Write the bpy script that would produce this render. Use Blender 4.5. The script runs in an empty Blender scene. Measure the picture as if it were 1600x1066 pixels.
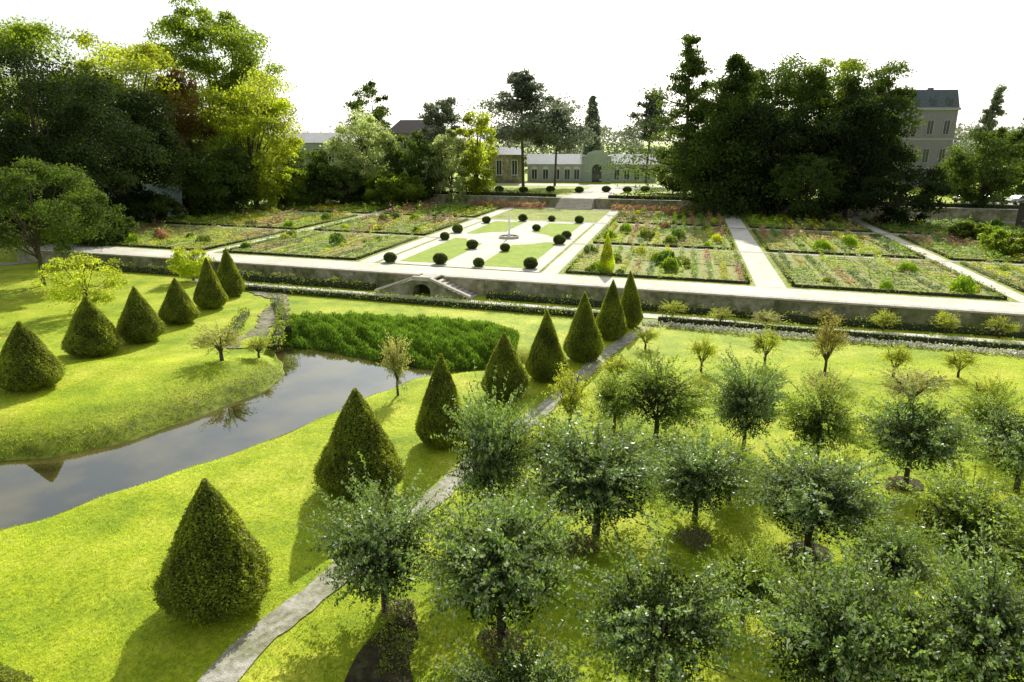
import bpy, math, random
import numpy as np
from mathutils import Vector
random.seed(7)
SC=bpy.context.scene; COL=SC.collection
# ------------------------------------------------------------------ camera
F=1067.0; H=12.0; TH=math.atan(313/F); ST,CT=math.sin(TH),math.cos(TH)
cd=bpy.data.cameras.new('Camera'); cam=bpy.data.objects.new('Camera',cd); COL.objects.link(cam)
cam.location=(0,0,H); cam.rotation_euler=(math.radians(90)-TH,0,0)
cd.lens=36*F/1600; cd.sensor_width=36; cd.clip_start=0.1; cd.clip_end=6000
SC.camera=cam
def G(px,py,z=0.0):
    a=(px-800)/F; b=-(py-533)/F
    dx,dy,dz=a, b*ST+CT, b*CT-ST
    t=(z-H)/dz
    return Vector((dx*t,dy*t,z))
def ZT(Y,py):
    k=py-220
    return H-(k*Y*CT)/(F/CT-k*ST)
def AT(px,Y,z=0.0,zr=None):      # column px is read at height zr
    zr=z if zr is None else zr
    return Vector(((px-800)/F*(Y*CT+(H-zr)*ST),Y,z))
# ------------------------------------------------------------------ world and sun
AZ=math.radians(9); EL=math.radians(35)
w=bpy.data.worlds.new("World"); SC.world=w; w.use_nodes=True
nt=w.node_tree; nt.nodes.clear()
sky=nt.nodes.new('ShaderNodeTexSky'); sky.sky_type='NISHITA'; sky.sun_disc=False
sky.sun_elevation=EL; sky.sun_rotation=AZ; sky.dust_density=2.0; sky.air_density=1.3; sky.ozone_density=3.0
hs=nt.nodes.new('ShaderNodeHueSaturation'); hs.inputs['Saturation'].default_value=0.28; hs.inputs['Value'].default_value=1.12
bg=nt.nodes.new('ShaderNodeBackground'); bg.inputs['Strength'].default_value=0.15
wo=nt.nodes.new('ShaderNodeOutputWorld')
nt.links.new(sky.outputs[0],hs.inputs['Color']); nt.links.new(hs.outputs[0],bg.inputs[0]); nt.links.new(bg.outputs[0],wo.inputs[0])
sd=bpy.data.lights.new('Sun','SUN'); sd.energy=5.0; sd.angle=math.radians(0.5); sd.color=(1.0,0.96,0.86)
so=bpy.data.objects.new('Sun',sd); COL.objects.link(so)
S=Vector((math.sin(AZ)*math.cos(EL),math.cos(AZ)*math.cos(EL),math.sin(EL)))
so.rotation_euler=(-S).to_track_quat('-Z','Y').to_euler(); so.location=(0,0,60)
SC.view_settings.view_transform='Standard'; SC.view_settings.look='None'; SC.view_settings.exposure=0
# ------------------------------------------------------------------ materials
def newmat(name):
    m=bpy.data.materials.new(name); m.use_nodes=True; t=m.node_tree; t.nodes.clear()
    out=t.nodes.new('ShaderNodeOutputMaterial'); return m,t,out
def ramp(t,cols,pos=None):
    r=t.nodes.new('ShaderNodeValToRGB'); e=r.color_ramp.elements
    n=len(cols)
    while len(e)<n: e.new(0.5)
    for i,c in enumerate(cols):
        e[i].position=(pos[i] if pos else i/(n-1)); e[i].color=(c[0],c[1],c[2],1)
    return r
def leafmat(name,cols,trans=(0.3,0.4,0.03),tf=0.4,rough=0.55,clump=0.25,pos=None,spec=.35):
    m,t,out=newmat(name); L=t.links.new
    g=t.nodes.new('ShaderNodeNewGeometry'); r=ramp(t,cols,pos); L(g.outputs['Random Per Island'],r.inputs[0])
    nz=t.nodes.new('ShaderNodeTexNoise'); nz.inputs['Scale'].default_value=clump; nz.inputs['Detail'].default_value=3
    L(g.outputs['Position'],nz.inputs['Vector'])
    mp=t.nodes.new('ShaderNodeMapRange'); mp.inputs[1].default_value=.3; mp.inputs[2].default_value=.7; mp.inputs[3].default_value=.55; mp.inputs[4].default_value=1.4
    L(nz.outputs[0],mp.inputs[0])
    mx=t.nodes.new('ShaderNodeVectorMath'); mx.operation='SCALE'; L(r.outputs[0],mx.inputs[0]); L(mp.outputs[0],mx.inputs['Scale'])
    p=t.nodes.new('ShaderNodeBsdfPrincipled'); p.inputs['Roughness'].default_value=rough; p.inputs['Specular IOR Level'].default_value=spec
    L(mx.outputs[0],p.inputs['Base Color'])
    tr=t.nodes.new('ShaderNodeBsdfTranslucent')
    mt=t.nodes.new('ShaderNodeVectorMath'); mt.operation='SCALE'; mt.inputs[0].default_value=trans; L(mp.outputs[0],mt.inputs['Scale']); L(mt.outputs[0],tr.inputs['Color'])
    ms=t.nodes.new('ShaderNodeMixShader'); ms.inputs[0].default_value=tf
    L(p.outputs[0],ms.inputs[1]); L(tr.outputs[0],ms.inputs[2]); L(ms.outputs[0],out.inputs[0]); return m
def surfmat(name,cols,scale=1.0,rough=.9,bump=.3,bscale=20,detail=6,pos=None,spec=.3,scale2=None,cols2=None):
    m,t,out=newmat(name); L=t.links.new
    g=t.nodes.new('ShaderNodeNewGeometry')
    nz=t.nodes.new('ShaderNodeTexNoise'); nz.inputs['Scale'].default_value=scale; nz.inputs['Detail'].default_value=detail; nz.inputs['Roughness'].default_value=.65
    L(g.outputs['Position'],nz.inputs['Vector']); r=ramp(t,cols,pos or [.3+.4*i/(len(cols)-1) for i in range(len(cols))]); L(nz.outputs[0],r.inputs[0])
    p=t.nodes.new('ShaderNodeBsdfPrincipled'); p.inputs['Roughness'].default_value=rough; p.inputs['Specular IOR Level'].default_value=spec
    src=r.outputs[0]
    if cols2:
        n2=t.nodes.new('ShaderNodeTexNoise'); n2.inputs['Scale'].default_value=scale2; n2.inputs['Detail'].default_value=4; L(g.outputs['Position'],n2.inputs['Vector'])
        r2=ramp(t,cols2,[.35+.3*i/(len(cols2)-1) for i in range(len(cols2))]); L(n2.outputs[0],r2.inputs[0])
        mm=t.nodes.new('ShaderNodeMix'); mm.data_type='RGBA'; mm.blend_type='MULTIPLY'; mm.inputs[0].default_value=1; L(src,mm.inputs[6]); L(r2.outputs[0],mm.inputs[7]); src=mm.outputs[2]
    L(src,p.inputs['Base Color'])
    b=t.nodes.new('ShaderNodeTexNoise'); b.inputs['Scale'].default_value=bscale; b.inputs['Detail'].default_value=5; L(g.outputs['Position'],b.inputs['Vector'])
    bp=t.nodes.new('ShaderNodeBump'); bp.inputs['Strength'].default_value=bump; bp.inputs['Distance'].default_value=.05
    L(b.outputs[0],bp.inputs['Height']); L(bp.outputs[0],p.inputs['Normal']); L(p.outputs[0],out.inputs[0]); return m
def flat(name,c,rough=.7,metal=0,spec=.4):
    return surfmat(name,[tuple(x*.85 for x in c),tuple(min(1,x*1.12) for x in c)],scale=2.5,rough=rough,bump=.08,bscale=12,spec=spec)
def lawnmat():
    m,t,out=newmat('lawn grass'); L=t.links.new
    g=t.nodes.new('ShaderNodeNewGeometry')
    n1=t.nodes.new('ShaderNodeTexNoise'); n1.inputs['Scale'].default_value=.28; n1.inputs['Detail'].default_value=9; n1.inputs['Roughness'].default_value=.72; L(g.outputs['Position'],n1.inputs['Vector'])
    r1=ramp(t,[(.20,.32,.012),(.42,.51,.022),(.66,.66,.08)],[.34,.5,.66]); L(n1.outputs[0],r1.inputs[0])
    n2=t.nodes.new('ShaderNodeTexNoise'); n2.inputs['Scale'].default_value=7; n2.inputs['Detail'].default_value=7; n2.inputs['Roughness'].default_value=.8; L(g.outputs['Position'],n2.inputs['Vector'])
    r2=ramp(t,[(.42,.50,.35),(1.2,1.16,1.15)],[.34,.64]); L(n2.outputs[0],r2.inputs[0])
    mm=t.nodes.new('ShaderNodeMix'); mm.data_type='RGBA'; mm.blend_type='MULTIPLY'; mm.inputs[0].default_value=1; L(r1.outputs[0],mm.inputs[6]); L(r2.outputs[0],mm.inputs[7])
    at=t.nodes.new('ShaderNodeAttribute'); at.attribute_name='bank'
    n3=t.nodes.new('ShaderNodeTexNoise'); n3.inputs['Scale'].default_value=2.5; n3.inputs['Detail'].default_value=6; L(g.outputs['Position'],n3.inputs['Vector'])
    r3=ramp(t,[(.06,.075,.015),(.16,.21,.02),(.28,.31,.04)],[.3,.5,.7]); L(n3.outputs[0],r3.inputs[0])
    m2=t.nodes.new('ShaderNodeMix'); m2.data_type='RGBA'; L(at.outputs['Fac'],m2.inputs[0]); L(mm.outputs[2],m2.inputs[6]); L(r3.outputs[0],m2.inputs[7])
    p=t.nodes.new('ShaderNodeBsdfPrincipled'); p.inputs['Roughness'].default_value=.75; p.inputs['Specular IOR Level'].default_value=.15; L(m2.outputs[2],p.inputs['Base Color'])
    b=t.nodes.new('ShaderNodeTexNoise'); b.inputs['Scale'].default_value=22; b.inputs['Detail'].default_value=6; L(g.outputs['Position'],b.inputs['Vector'])
    bp=t.nodes.new('ShaderNodeBump'); bp.inputs['Strength'].default_value=.5; bp.inputs['Distance'].default_value=.06; L(b.outputs[0],bp.inputs['Height']); L(bp.outputs[0],p.inputs['Normal'])
    L(p.outputs[0],out.inputs[0]); return m
def watermat():
    m,t,out=newmat('canal water'); L=t.links.new
    d=t.nodes.new('ShaderNodeBsdfDiffuse')
    gl=t.nodes.new('ShaderNodeBsdfGlossy'); gl.inputs['Color'].default_value=(.90,.93,.92,1); gl.inputs['Roughness'].default_value=.012
    fr=t.nodes.new('ShaderNodeFresnel'); fr.inputs[0].default_value=2.2
    g=t.nodes.new('ShaderNodeNewGeometry'); b=t.nodes.new('ShaderNodeTexNoise'); b.inputs['Scale'].default_value=1.1; b.inputs['Detail'].default_value=4; L(g.outputs['Position'],b.inputs['Vector'])
    n2=t.nodes.new('ShaderNodeTexNoise'); n2.inputs['Scale'].default_value=.35; n2.inputs['Detail'].default_value=4; L(g.outputs['Position'],n2.inputs['Vector'])
    r2=ramp(t,[(.016,.018,.006),(.095,.078,.022)],[.38,.62]); L(n2.outputs[0],r2.inputs[0]); L(r2.outputs[0],d.inputs[0])
    bp=t.nodes.new('ShaderNodeBump'); bp.inputs['Strength'].default_value=.04; bp.inputs['Distance'].default_value=.05; L(b.outputs[0],bp.inputs['Height']); L(bp.outputs[0],gl.inputs['Normal'])
    ms=t.nodes.new('ShaderNodeMixShader'); L(fr.outputs[0],ms.inputs[0]); L(d.outputs[0],ms.inputs[1]); L(gl.outputs[0],ms.inputs[2]); L(ms.outputs[0],out.inputs[0]); return m
M={}
M['lawn']=lawnmat(); M['water']=watermat()
M['gravel']=surfmat('pale gravel',[(.34,.31,.25),(.54,.50,.42),(.66,.62,.52)],scale=3,bscale=30,bump=.5,scale2=.6,cols2=[(.68,.68,.60),(1,1,1)])
M['pathgravel']=surfmat('trodden path gravel',[(.24,.23,.15),(.48,.45,.37),(.68,.65,.57)],scale=5,bscale=30,bump=.6,scale2=1.1,cols2=[(.60,.64,.45),(1,1,1)])
M['rubble']=surfmat('rough stone rubble',[(.12,.11,.06),(.30,.27,.18),(.48,.44,.36)],scale=3,bscale=8,bump=1,scale2=.9,cols2=[(.5,.6,.3),(1,1,1)])
M['walk']=surfmat('very pale walk gravel',[(.64,.60,.50),(.80,.77,.68)],scale=1.5,bscale=20,bump=.4,scale2=.3,cols2=[(.84,.84,.76),(1,1,1)])  # palest of the gravels, for the main walks
M['soil']=surfmat('dark garden soil',[(.02,.018,.010),(.06,.05,.02),(.11,.10,.035)],scale=4,bscale=15,bump=.8)
M['bedsoil']=surfmat('planted bed soil',[(.16,.18,.04),(.32,.33,.08),(.46,.42,.22)],scale=2,bscale=8,bump=.8)
M['terrace']=surfmat('terrace earth and grass',[(.18,.26,.03),(.36,.42,.07),(.46,.46,.18)],scale=.5,bscale=6,bump=.8,scale2=3,cols2=[(.6,.6,.5),(1.1,1.1,1)])
M['parlawn']=surfmat('parterre lawn',[(.24,.36,.03),(.40,.48,.05)],scale=.7,bscale=10,bump=.5,scale2=4,cols2=[(.75,.8,.6),(1.05,1.05,1)])
M['stone']=surfmat('weathered limestone',[(.17,.18,.09),(.42,.38,.25),(.62,.56,.42)],scale=1.6,bscale=5,bump=.6,scale2=.45,cols2=[(.42,.50,.30),(1,1,1)])
M['coping']=surfmat('pale coping stone',[(.44,.40,.32),(.66,.61,.51)],scale=2,bscale=8,bump=.3)
M['facade']=surfmat('pale plaster facade',[(.42,.45,.42),(.54,.57,.54)],scale=1,bump=.1)
M['green_render']=surfmat('greenish stone of the centre bay',[(.42,.50,.40),(.50,.58,.48)],scale=1,bump=.1)
M['roof_pale']=surfmat('pale zinc roof',[(.60,.60,.58),(.75,.75,.72)],scale=1,bump=.05,rough=.5)
M['slate']=surfmat('blue slate',[(.07,.09,.13),(.14,.165,.215)],scale=3,bump=.3,rough=.5)
M['brickpink']=surfmat('pink grey brick',[(.20,.185,.215),(.285,.265,.30)],scale=4,bump=.3)
M['tile']=surfmat('brown roof tiles',[(.10,.085,.075),(.17,.14,.12)],scale=4,bump=.4)
M['glass']=flat('dark window glass',(.04,.05,.06),rough=.1,spec=.6)
M['greyglass']=flat('pale greenhouse glass',(.42,.52,.50),rough=.2)
M['white']=flat('white painted wood',(.75,.75,.72),rough=.5)
M['greyframe']=flat('grey window surround',(.34,.34,.36),rough=.6)
M['black']=flat('black car paint',(.02,.022,.025),rough=.25)
M['silver']=flat('silver car paint',(.35,.36,.38),rough=.3)
M['rubber']=flat('tyre rubber',(.015,.015,.015),rough=.8)
M['bark']=surfmat('grey brown bark',[(.05,.04,.03),(.13,.10,.075)],scale=6,bscale=25,bump=.7)
M['spray']=flat('white water jet',(.85,.87,.9),rough=.3)
M['core']=flat('dark inner growth and niche shade',(.03,.04,.010),rough=.9)
M['yew']=leafmat('clipped yew',[(.05,.085,.012),(.11,.16,.018),(.24,.29,.03),(.52,.48,.08)],(.54,.60,.03),.38,pos=[0,.4,.8,1],clump=1.1)
M['apple']=leafmat('apple leaves silvery',[(.04,.08,.02),(.09,.15,.045),(.24,.31,.16),(.80,.82,.68)],(.36,.52,.07),.38,rough=.38,clump=.9,pos=[0,.38,.78,1],spec=.5)
M['apple2']=leafmat('apple leaves green',[(.05,.095,.015),(.12,.19,.03),(.26,.34,.08),(.66,.68,.36)],(.48,.62,.05),.42,rough=.42,clump=.9,pos=[0,.38,.8,1],spec=.45)
M['weeds']=leafmat('undergrowth leaves',[(.08,.15,.015),(.18,.27,.03),(.34,.42,.07)],(.55,.68,.05),.45,clump=.9)
M['appleinner']=leafmat('inner leaves darkened for shade',[(.010,.022,.006),(.028,.045,.012),(.05,.075,.02)],(.06,.10,.015),.22,rough=.7,spec=.1,clump=.9)  # crown shade put into a darker leaf colour
M['young']=leafmat('young yellow leaves',[(.12,.17,.02),(.24,.30,.03),(.38,.40,.05),(.40,.32,.08)],(.65,.72,.06),.5,clump=1)
M['red']=leafmat('red tinted leaves',[(.14,.20,.03),(.24,.30,.05),(.38,.30,.08),(.65,.12,.10)],(.50,.48,.08),.45,clump=1,pos=[0,.4,.7,1])
M['pinkish']=leafmat('pale peach leaves',[(.24,.29,.07),(.40,.42,.14),(.52,.38,.20)],(.65,.66,.15),.45,clump=1)
M['dark']=leafmat('dark evergreen',[(.009,.018,.006),(.020,.034,.010),(.04,.058,.016)],(.06,.10,.012),.25,rough=.8,spec=.15)
M['darkmid']=leafmat('deep green leaves',[(.022,.044,.010),(.050,.078,.018),(.09,.13,.028)],(.20,.30,.025),.36,rough=.7,spec=.2)
M['mid']=leafmat('mid green leaves',[(.035,.065,.01),(.08,.12,.018),(.15,.19,.03)],(.44,.58,.03),.47,spec=.2)
M['light']=leafmat('yellow green leaves',[(.09,.13,.012),(.17,.22,.02),(.28,.31,.04)],(.74,.84,.05),.52,spec=.2)
M['pale']=leafmat('pale willow leaves',[(.19,.23,.09),(.30,.35,.14),(.40,.44,.20)],(.68,.78,.25),.5,spec=.2)
M['rust']=leafmat('rusty leaves',[(.13,.08,.02),(.20,.13,.03),(.16,.15,.03)],(.46,.31,.06),.42)
M['cedar']=leafmat('grey green needles',[(.07,.095,.065),(.12,.145,.095),(.18,.20,.14)],(.28,.33,.18),.37,spec=.2)
M['hazy']=leafmat('haze tinted distant leaves',[(.16,.20,.14),(.24,.28,.20)],(.35,.4,.22),.4,spec=.1)  # distance haze put into the leaf colour as a paler tint
M['box']=leafmat('box hedge leaves',[(.03,.055,.012),(.07,.11,.02),(.15,.20,.03)],(.24,.32,.02),.32,clump=1)
M['olivehedge']=leafmat('olive hedge leaves',[(.10,.14,.03),(.20,.26,.05),(.34,.40,.10)],(.45,.54,.06),.36,clump=1)  # lighter olive green than the box leaves
M['reed']=leafmat('lush green bank leaves',[(.025,.055,.010),(.07,.13,.018),(.17,.26,.035)],(.26,.46,.03),.42,clump=.9,rough=.8,spec=.1)
M['grass']=leafmat('grass blades',[(.24,.35,.02),(.46,.54,.03),(.70,.70,.10)],(.72,.82,.05),.5,clump=.35,spec=.15)
M['rough']=leafmat('rough bank grass',[(.10,.14,.015),(.22,.28,.03),(.38,.41,.08)],(.42,.52,.04),.45,clump=.6,spec=.15)
M['brown']=leafmat('dried brown flower heads',[(.08,.09,.03),(.18,.15,.08),(.42,.32,.26)],(.3,.26,.12),.3,clump=1)
CROP={
 'lime lettuce':leafmat('crop lime',[(.30,.44,.02),(.50,.62,.04),(.68,.72,.10)],(.7,.85,.04),.35,clump=.7,spec=.1),
 'leafy green vegetable':leafmat('crop green',[(.12,.24,.02),(.25,.41,.03),(.44,.58,.07)],(.5,.7,.04),.35,clump=.8,spec=.1),
 'dark green cabbage':leafmat('crop dark',[(.05,.12,.02),(.12,.23,.04),(.26,.38,.11)],(.3,.45,.05),.3,clump=.8,spec=.15),
 'straw tan':leafmat('crop tan',[(.46,.37,.14),(.66,.54,.27),(.48,.50,.12)],(.65,.55,.12),.35,clump=.8,spec=.1),
 'pinkish brown flower':leafmat('crop pink',[(.18,.22,.05),(.42,.26,.13),(.70,.36,.30)],(.6,.36,.15),.35,clump=.8,spec=.1,pos=[0,.4,1]),
 'yellow flowering':leafmat('crop yellow',[(.28,.38,.02),(.50,.57,.03),(.84,.74,.07)],(.8,.8,.04),.4,clump=.8,spec=.1),
 'white speckled flower':leafmat('crop white',[(.16,.26,.03),(.32,.45,.06),(.80,.80,.64)],(.5,.62,.1),.35,clump=.8,pos=[0,.7,1],spec=.15),
}
# ------------------------------------------------------------------ mesh helpers
def mesh_np(name,V,Q,mats,midx=None,smooth=False):
    me=bpy.data.meshes.new(name); V=np.asarray(V,dtype=np.float32); Q=np.asarray(Q,dtype=np.int32)
    me.vertices.add(len(V)); me.vertices.foreach_set('co',V.ravel())
    k=Q.shape[1]; me.loops.add(Q.size); me.loops.foreach_set('vertex_index',Q.ravel())
    me.polygons.add(len(Q)); me.polygons.foreach_set('loop_start',np.arange(0,Q.size,k,dtype=np.int32))
    for m in mats: me.materials.append(m)
    if midx is not None: me.polygons.foreach_set('material_index',np.asarray(midx,dtype=np.int32))
    if smooth: me.polygons.foreach_set('use_smooth',np.ones(len(Q),dtype=bool))
    me.update(calc_edges=True); return me
def leafq(C,S,rng,aspect=.55,up=0.0,flatf=1.0):
    n=len(C); a=rng.normal(size=(n,3)); a[:,2]=a[:,2]*flatf+up; a/=np.linalg.norm(a,axis=1)[:,None]+1e-9
    q=rng.normal(size=(n,3))
    if flatf<1: q=np.cross(a,np.column_stack([rng.normal(0,flatf*.6,n),rng.normal(0,flatf*.6,n),np.ones(n)]))
    else: q=np.cross(a,q)
    b=q/(np.linalg.norm(q,axis=1)[:,None]+1e-9)
    L=(np.asarray(S)*np.ones(n))[:,None]*.5
    V=np.empty((n,4,3)); V[:,0]=C-a*L; V[:,1]=C+b*L*aspect; V[:,2]=C+a*L; V[:,3]=C-b*L*aspect
    return V.reshape(-1,3),np.arange(n*4).reshape(n,4)
def obj(name,me,parent=None,loc=None):
    o=bpy.data.objects.new(name,me); COL.objects.link(o)
    if parent: o.parent=parent
    if loc is not None: o.location=loc
    return o
def tag(o,label,cat,group=None,kind=None):
    if label: o['label']=label
    if cat: o['category']=cat
    if group: o['group']=group
    if kind: o['kind']=kind
    return o
def thing(name,label,cat,loc,rz=0,group=None,sc=None):
    o=bpy.data.objects.new(name,None); COL.objects.link(o); o.location=loc; o.rotation_euler=(0,0,rz); o.empty_display_size=.3
    if sc is not None: o.scale=sc
    return tag(o,label,cat,group)
class MB:
    def __init__(s): s.v=[]; s.f=[]
    def add(s,vs,fs):
        n=len(s.v); s.v+= [tuple(v) for v in vs]; s.f+=[tuple(i+n for i in f) for f in fs]
    def box(s,x0,x1,y0,y1,z0,z1):
        s.add([(x0,y0,z0),(x1,y0,z0),(x1,y1,z0),(x0,y1,z0),(x0,y0,z1),(x1,y0,z1),(x1,y1,z1),(x0,y1,z1)],
              [(0,3,2,1),(4,5,6,7),(0,1,5,4),(1,2,6,5),(2,3,7,6),(3,0,4,7)])
    def prism(s,poly,z0,z1):
        n=len(poly); s.add([(p[0],p[1],z0) for p in poly]+[(p[0],p[1],z1) for p in poly],
            [tuple(range(n-1,-1,-1)),tuple(range(n,2*n))]+[(i,(i+1)%n,n+(i+1)%n,n+i) for i in range(n)])
    def xprism(s,prof,y0,y1):
        n=len(prof); s.add([(p[0],y0,p[1]) for p in prof]+[(p[0],y1,p[1]) for p in prof],
            [tuple(range(n)),tuple(range(2*n-1,n-1,-1))]+[(i,n+i,n+(i+1)%n,(i+1)%n) for i in range(n)])
    def tube(s,pts,rad,k=6):
        n0=len(s.v); m=len(pts)
        for i,p in enumerate(pts):
            p=Vector(p); d=(Vector(pts[min(i+1,m-1)])-Vector(pts[max(i-1,0)])).normalized()
            u=d.orthogonal().normalized(); v=d.cross(u)
            for j in range(k):
                a=2*math.pi*j/k; s.v.append(tuple(p+(u*math.cos(a)+v*math.sin(a))*rad[i]))
        for i in range(m-1):
            for j in range(k):
                a=n0+i*k+j; b=n0+i*k+(j+1)%k; s.f.append((a,b,b+k,a+k))
        s.f.append(tuple(n0+(m-1)*k+j for j in range(k)))
    def lathe(s,prof,k=16,c=(0,0)):
        n0=len(s.v)
        for r,z in prof:
            for j in range(k):
                a=2*math.pi*j/k; s.v.append((c[0]+r*math.cos(a),c[1]+r*math.sin(a),z))
        for i in range(len(prof)-1):
            for j in range(k):
                a=n0+i*k+j; b=n0+i*k+(j+1)%k; s.f.append((a,b,b+k,a+k))
    def build(s,name,mat,parent=None,loc=None,bevel=0):
        me=bpy.data.meshes.new(name); me.from_pydata(s.v,[],s.f); me.materials.append(mat); me.update()
        o=obj(name,me,parent,loc)
        if bevel:
            b=o.modifiers.new('b','BEVEL'); b.width=bevel; b.segments=2
        return o
def inpoly(P,poly):
    x,y=P[:,0],P[:,1]; r=np.zeros(len(P),bool); n=len(poly); j=n-1
    for i in range(n):
        xi,yi=poly[i]; xj,yj=poly[j]
        c=((yi>y)!=(yj>y))&(x<(xj-xi)*(y-yi)/((yj-yi) if abs(yj-yi)>1e-12 else 1e-12)+xi)
        r^=c; j=i
    return r
def segdist(P,poly,closed=True):
    d=np.full(len(P),1e9); n=len(poly)
    for i in range(n if closed else n-1):
        a=np.array(poly[i]); b=np.array(poly[(i+1)%n]); ab=b-a; L=(ab@ab)+1e-12
        t=np.clip(((P-a)@ab)/L,0,1); q=a+t[:,None]*ab; d=np.minimum(d,np.hypot(P[:,0]-q[:,0],P[:,1]-q[:,1]))
    return d
def samp(poly,n,rng):
    p=np.array(poly); lo,hi=p.min(0),p.max(0); out=[]
    tot=0
    while tot<n:
        q=rng.uniform(lo,hi,size=(n*2,2)); q=q[inpoly(q,poly)]; out.append(q); tot+=len(q)
    return np.concatenate(out)[:n]
# ------------------------------------------------------------------ the ground with the canal cut in it
WZ=-0.55
riv=[(-220,735),(0,722),(100,714),(200,690),(300,655),(370,628),(425,606),(447,588),(442,566),(425,547),(440,533),(500,539),(560,547),(620,560),(700,570),(790,566),(835,566),(800,580),(720,588),(650,596),(620,606),(560,630),(480,666),(400,700),(300,735),(200,765),(80,812),(0,834),(-220,890)]
RIV=[tuple(G(x,y,WZ)[:2]) for x,y in riv]
FARB=[tuple(G(x,y,WZ)[:2]) for x,y in riv[:8]]
def chaikin(P,it=2):
    for _ in range(it):
        Q=[]
        for i in range(len(P)):
            a=P[i]; b=P[(i+1)%len(P)]
            Q+=[(a[0]*.75+b[0]*.25,a[1]*.75+b[1]*.25),(a[0]*.25+b[0]*.75,a[1]*.25+b[1]*.75)]
        P=Q
    return P
RIV=chaikin(RIV,2)
def tz(P):
    P=np.atleast_2d(np.asarray(P,float)); d=segdist(P,RIV); ins=inpoly(P,RIV); sdist=np.where(ins,-d,d)
    wob=.07*np.sin(P[:,0]*2.1+P[:,1]*.9)+.05*np.sin(P[:,0]*1.1-P[:,1]*2.7)
    t=np.clip((sdist+.9+wob)/2.1,0,1); z=-1.35*(1-t)**1.6
    z=z+.10*np.sin(P[:,0]*.21+1)*np.sin(P[:,1]*.17)*np.clip((sdist-1)/4,0,1)*(P[:,1]<46)
    df=segdist(P,FARB,False); near=np.clip(1-(df-sdist)/2.0,0,1)*(sdist>0)*(P[:,0]<0)
    e=np.clip(sdist/4.2,0,1); lift=.42*e*e*(3-2*e)*near*np.clip(1-(sdist-9)/8,0,1)
    return z+lift,sdist
xs=np.concatenate([[-3000,-1200,-500,-250,-140,-90,-65,-52],np.arange(-46,46.01,.4),[52,65,90,140,250,500,1200,3000]])
ys=np.concatenate([[-3000,-500,-100,-20,2],np.arange(6,62.01,.4),[66,72,80,95,120,170,260,450,900,2000,4500]])
X,Y=np.meshgrid(xs,ys); P=np.stack([X.ravel(),Y.ravel()],1); Z,SDV=tz(P)
nx,ny=len(xs),len(ys); idx=np.arange(nx*ny).reshape(ny,nx)
Q=np.stack([idx[:-1,:-1],idx[:-1,1:],idx[1:,1:],idx[1:,:-1]],-1).reshape(-1,4)
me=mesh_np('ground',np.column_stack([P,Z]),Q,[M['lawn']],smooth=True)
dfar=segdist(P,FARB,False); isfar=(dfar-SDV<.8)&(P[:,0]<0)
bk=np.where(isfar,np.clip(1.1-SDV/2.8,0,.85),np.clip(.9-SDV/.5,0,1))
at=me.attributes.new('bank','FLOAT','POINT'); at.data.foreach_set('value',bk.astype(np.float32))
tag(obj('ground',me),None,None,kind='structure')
pw=[(p[0],p[1]) for p in RIV]; lo=np.array(pw).min(0)-1; hi=np.array(pw).max(0)+1
b=MB(); b.add([(lo[0],lo[1],WZ),(hi[0],lo[1],WZ),(hi[0],hi[1],WZ),(lo[0],hi[1],WZ)],[(0,1,2,3)]); tag(b.build('water',M['water']),None,None,kind='structure')
def gz(x,y): return float(tz([[x,y]])[0][0])
# ------------------------------------------------------------------ garden frame
O=Vector((2.7,57.3)); A=Vector((.24,.971)); Cc=Vector((.948,-.318))
def PT(s,t,z=1.3):
    q=O+A*t+Cc*s; return Vector((q.x,q.y,z))
def sheet(name,pts,z,mat,parent=None):
    b=MB(); b.add([(p[0],p[1],z) for p in pts],[tuple(range(len(pts)))]); o=b.build(name,mat,parent)
    if not parent: o['kind']='structure'
    return o
def quad(s0,s1,t0,t1): return [PT(s0,t0),PT(s1,t0),PT(s1,t1),PT(s0,t1)]
TW=-4.6; TB=58
b=MB(); b.prism([PT(-75,TW+.25),PT(95,TW+.25),PT(95,TB+4),PT(-75,TB+4)],-.3,1.3); tag(b.build('terrace_ground',M['terrace']),None,None,kind='structure')
b=MB(); b.prism([PT(-260,TB),PT(260,TB),PT(300,TB+420),PT(-300,TB+420)],-.5,2.8); tag(b.build('upper_terrace_ground',M['lawn']),None,None,kind='structure')
zg=1.318
sheet('terrace_walk',quad(-60,70,TW+.5,-.7),zg,M['walk'])
for s0,s1 in ((-17.6,-16.0),(-.1,1.3),(17.0,19.2),(34.2,35.4),(-35.0,-34.0)):
    sheet('garden_path',quad(s0,s1,-.65,55),zg+.004,M['walk'])
for t0,t1 in ((16.4,17.2),(35.8,37.2),(54,57.2)):
    sheet('garden_cross_path',quad(-62,60,t0,t1),zg+.010,M['gravel'])
S0,S1,T0,T1=-15.6,-.4,-.4,36
sheet('parterre_gravel',quad(S0,S1,T0,T1),zg+.016,M['walk'])
cs,ct=(S0+S1)/2,19.0; R0=5.0
def cutlawn(sa,sb,ta,tb):
    near_s = sb if abs(sb-cs)<abs(sa-cs) else sa; near_t = tb if abs(tb-ct)<abs(ta-ct) else ta
    far_s=sa if near_s==sb else sb; far_t=ta if near_t==tb else tb
    sg_s=1 if far_s>cs else -1; sg_t=1 if far_t>ct else -1
    a0=math.acos(min(1,abs(near_s-cs)/R0)); a1=math.asin(min(1,abs(near_t-ct)/R0))
    arc=[(cs+sg_s*R0*math.cos(a0+(a1-a0)*i/10),ct+sg_t*R0*1.1*math.sin(a0+(a1-a0)*i/10)) for i in range(11)]
    return [PT(near_s,far_t)]+[PT(*q) for q in arc]+[PT(far_s,near_t),PT(far_s,far_t)]
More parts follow.
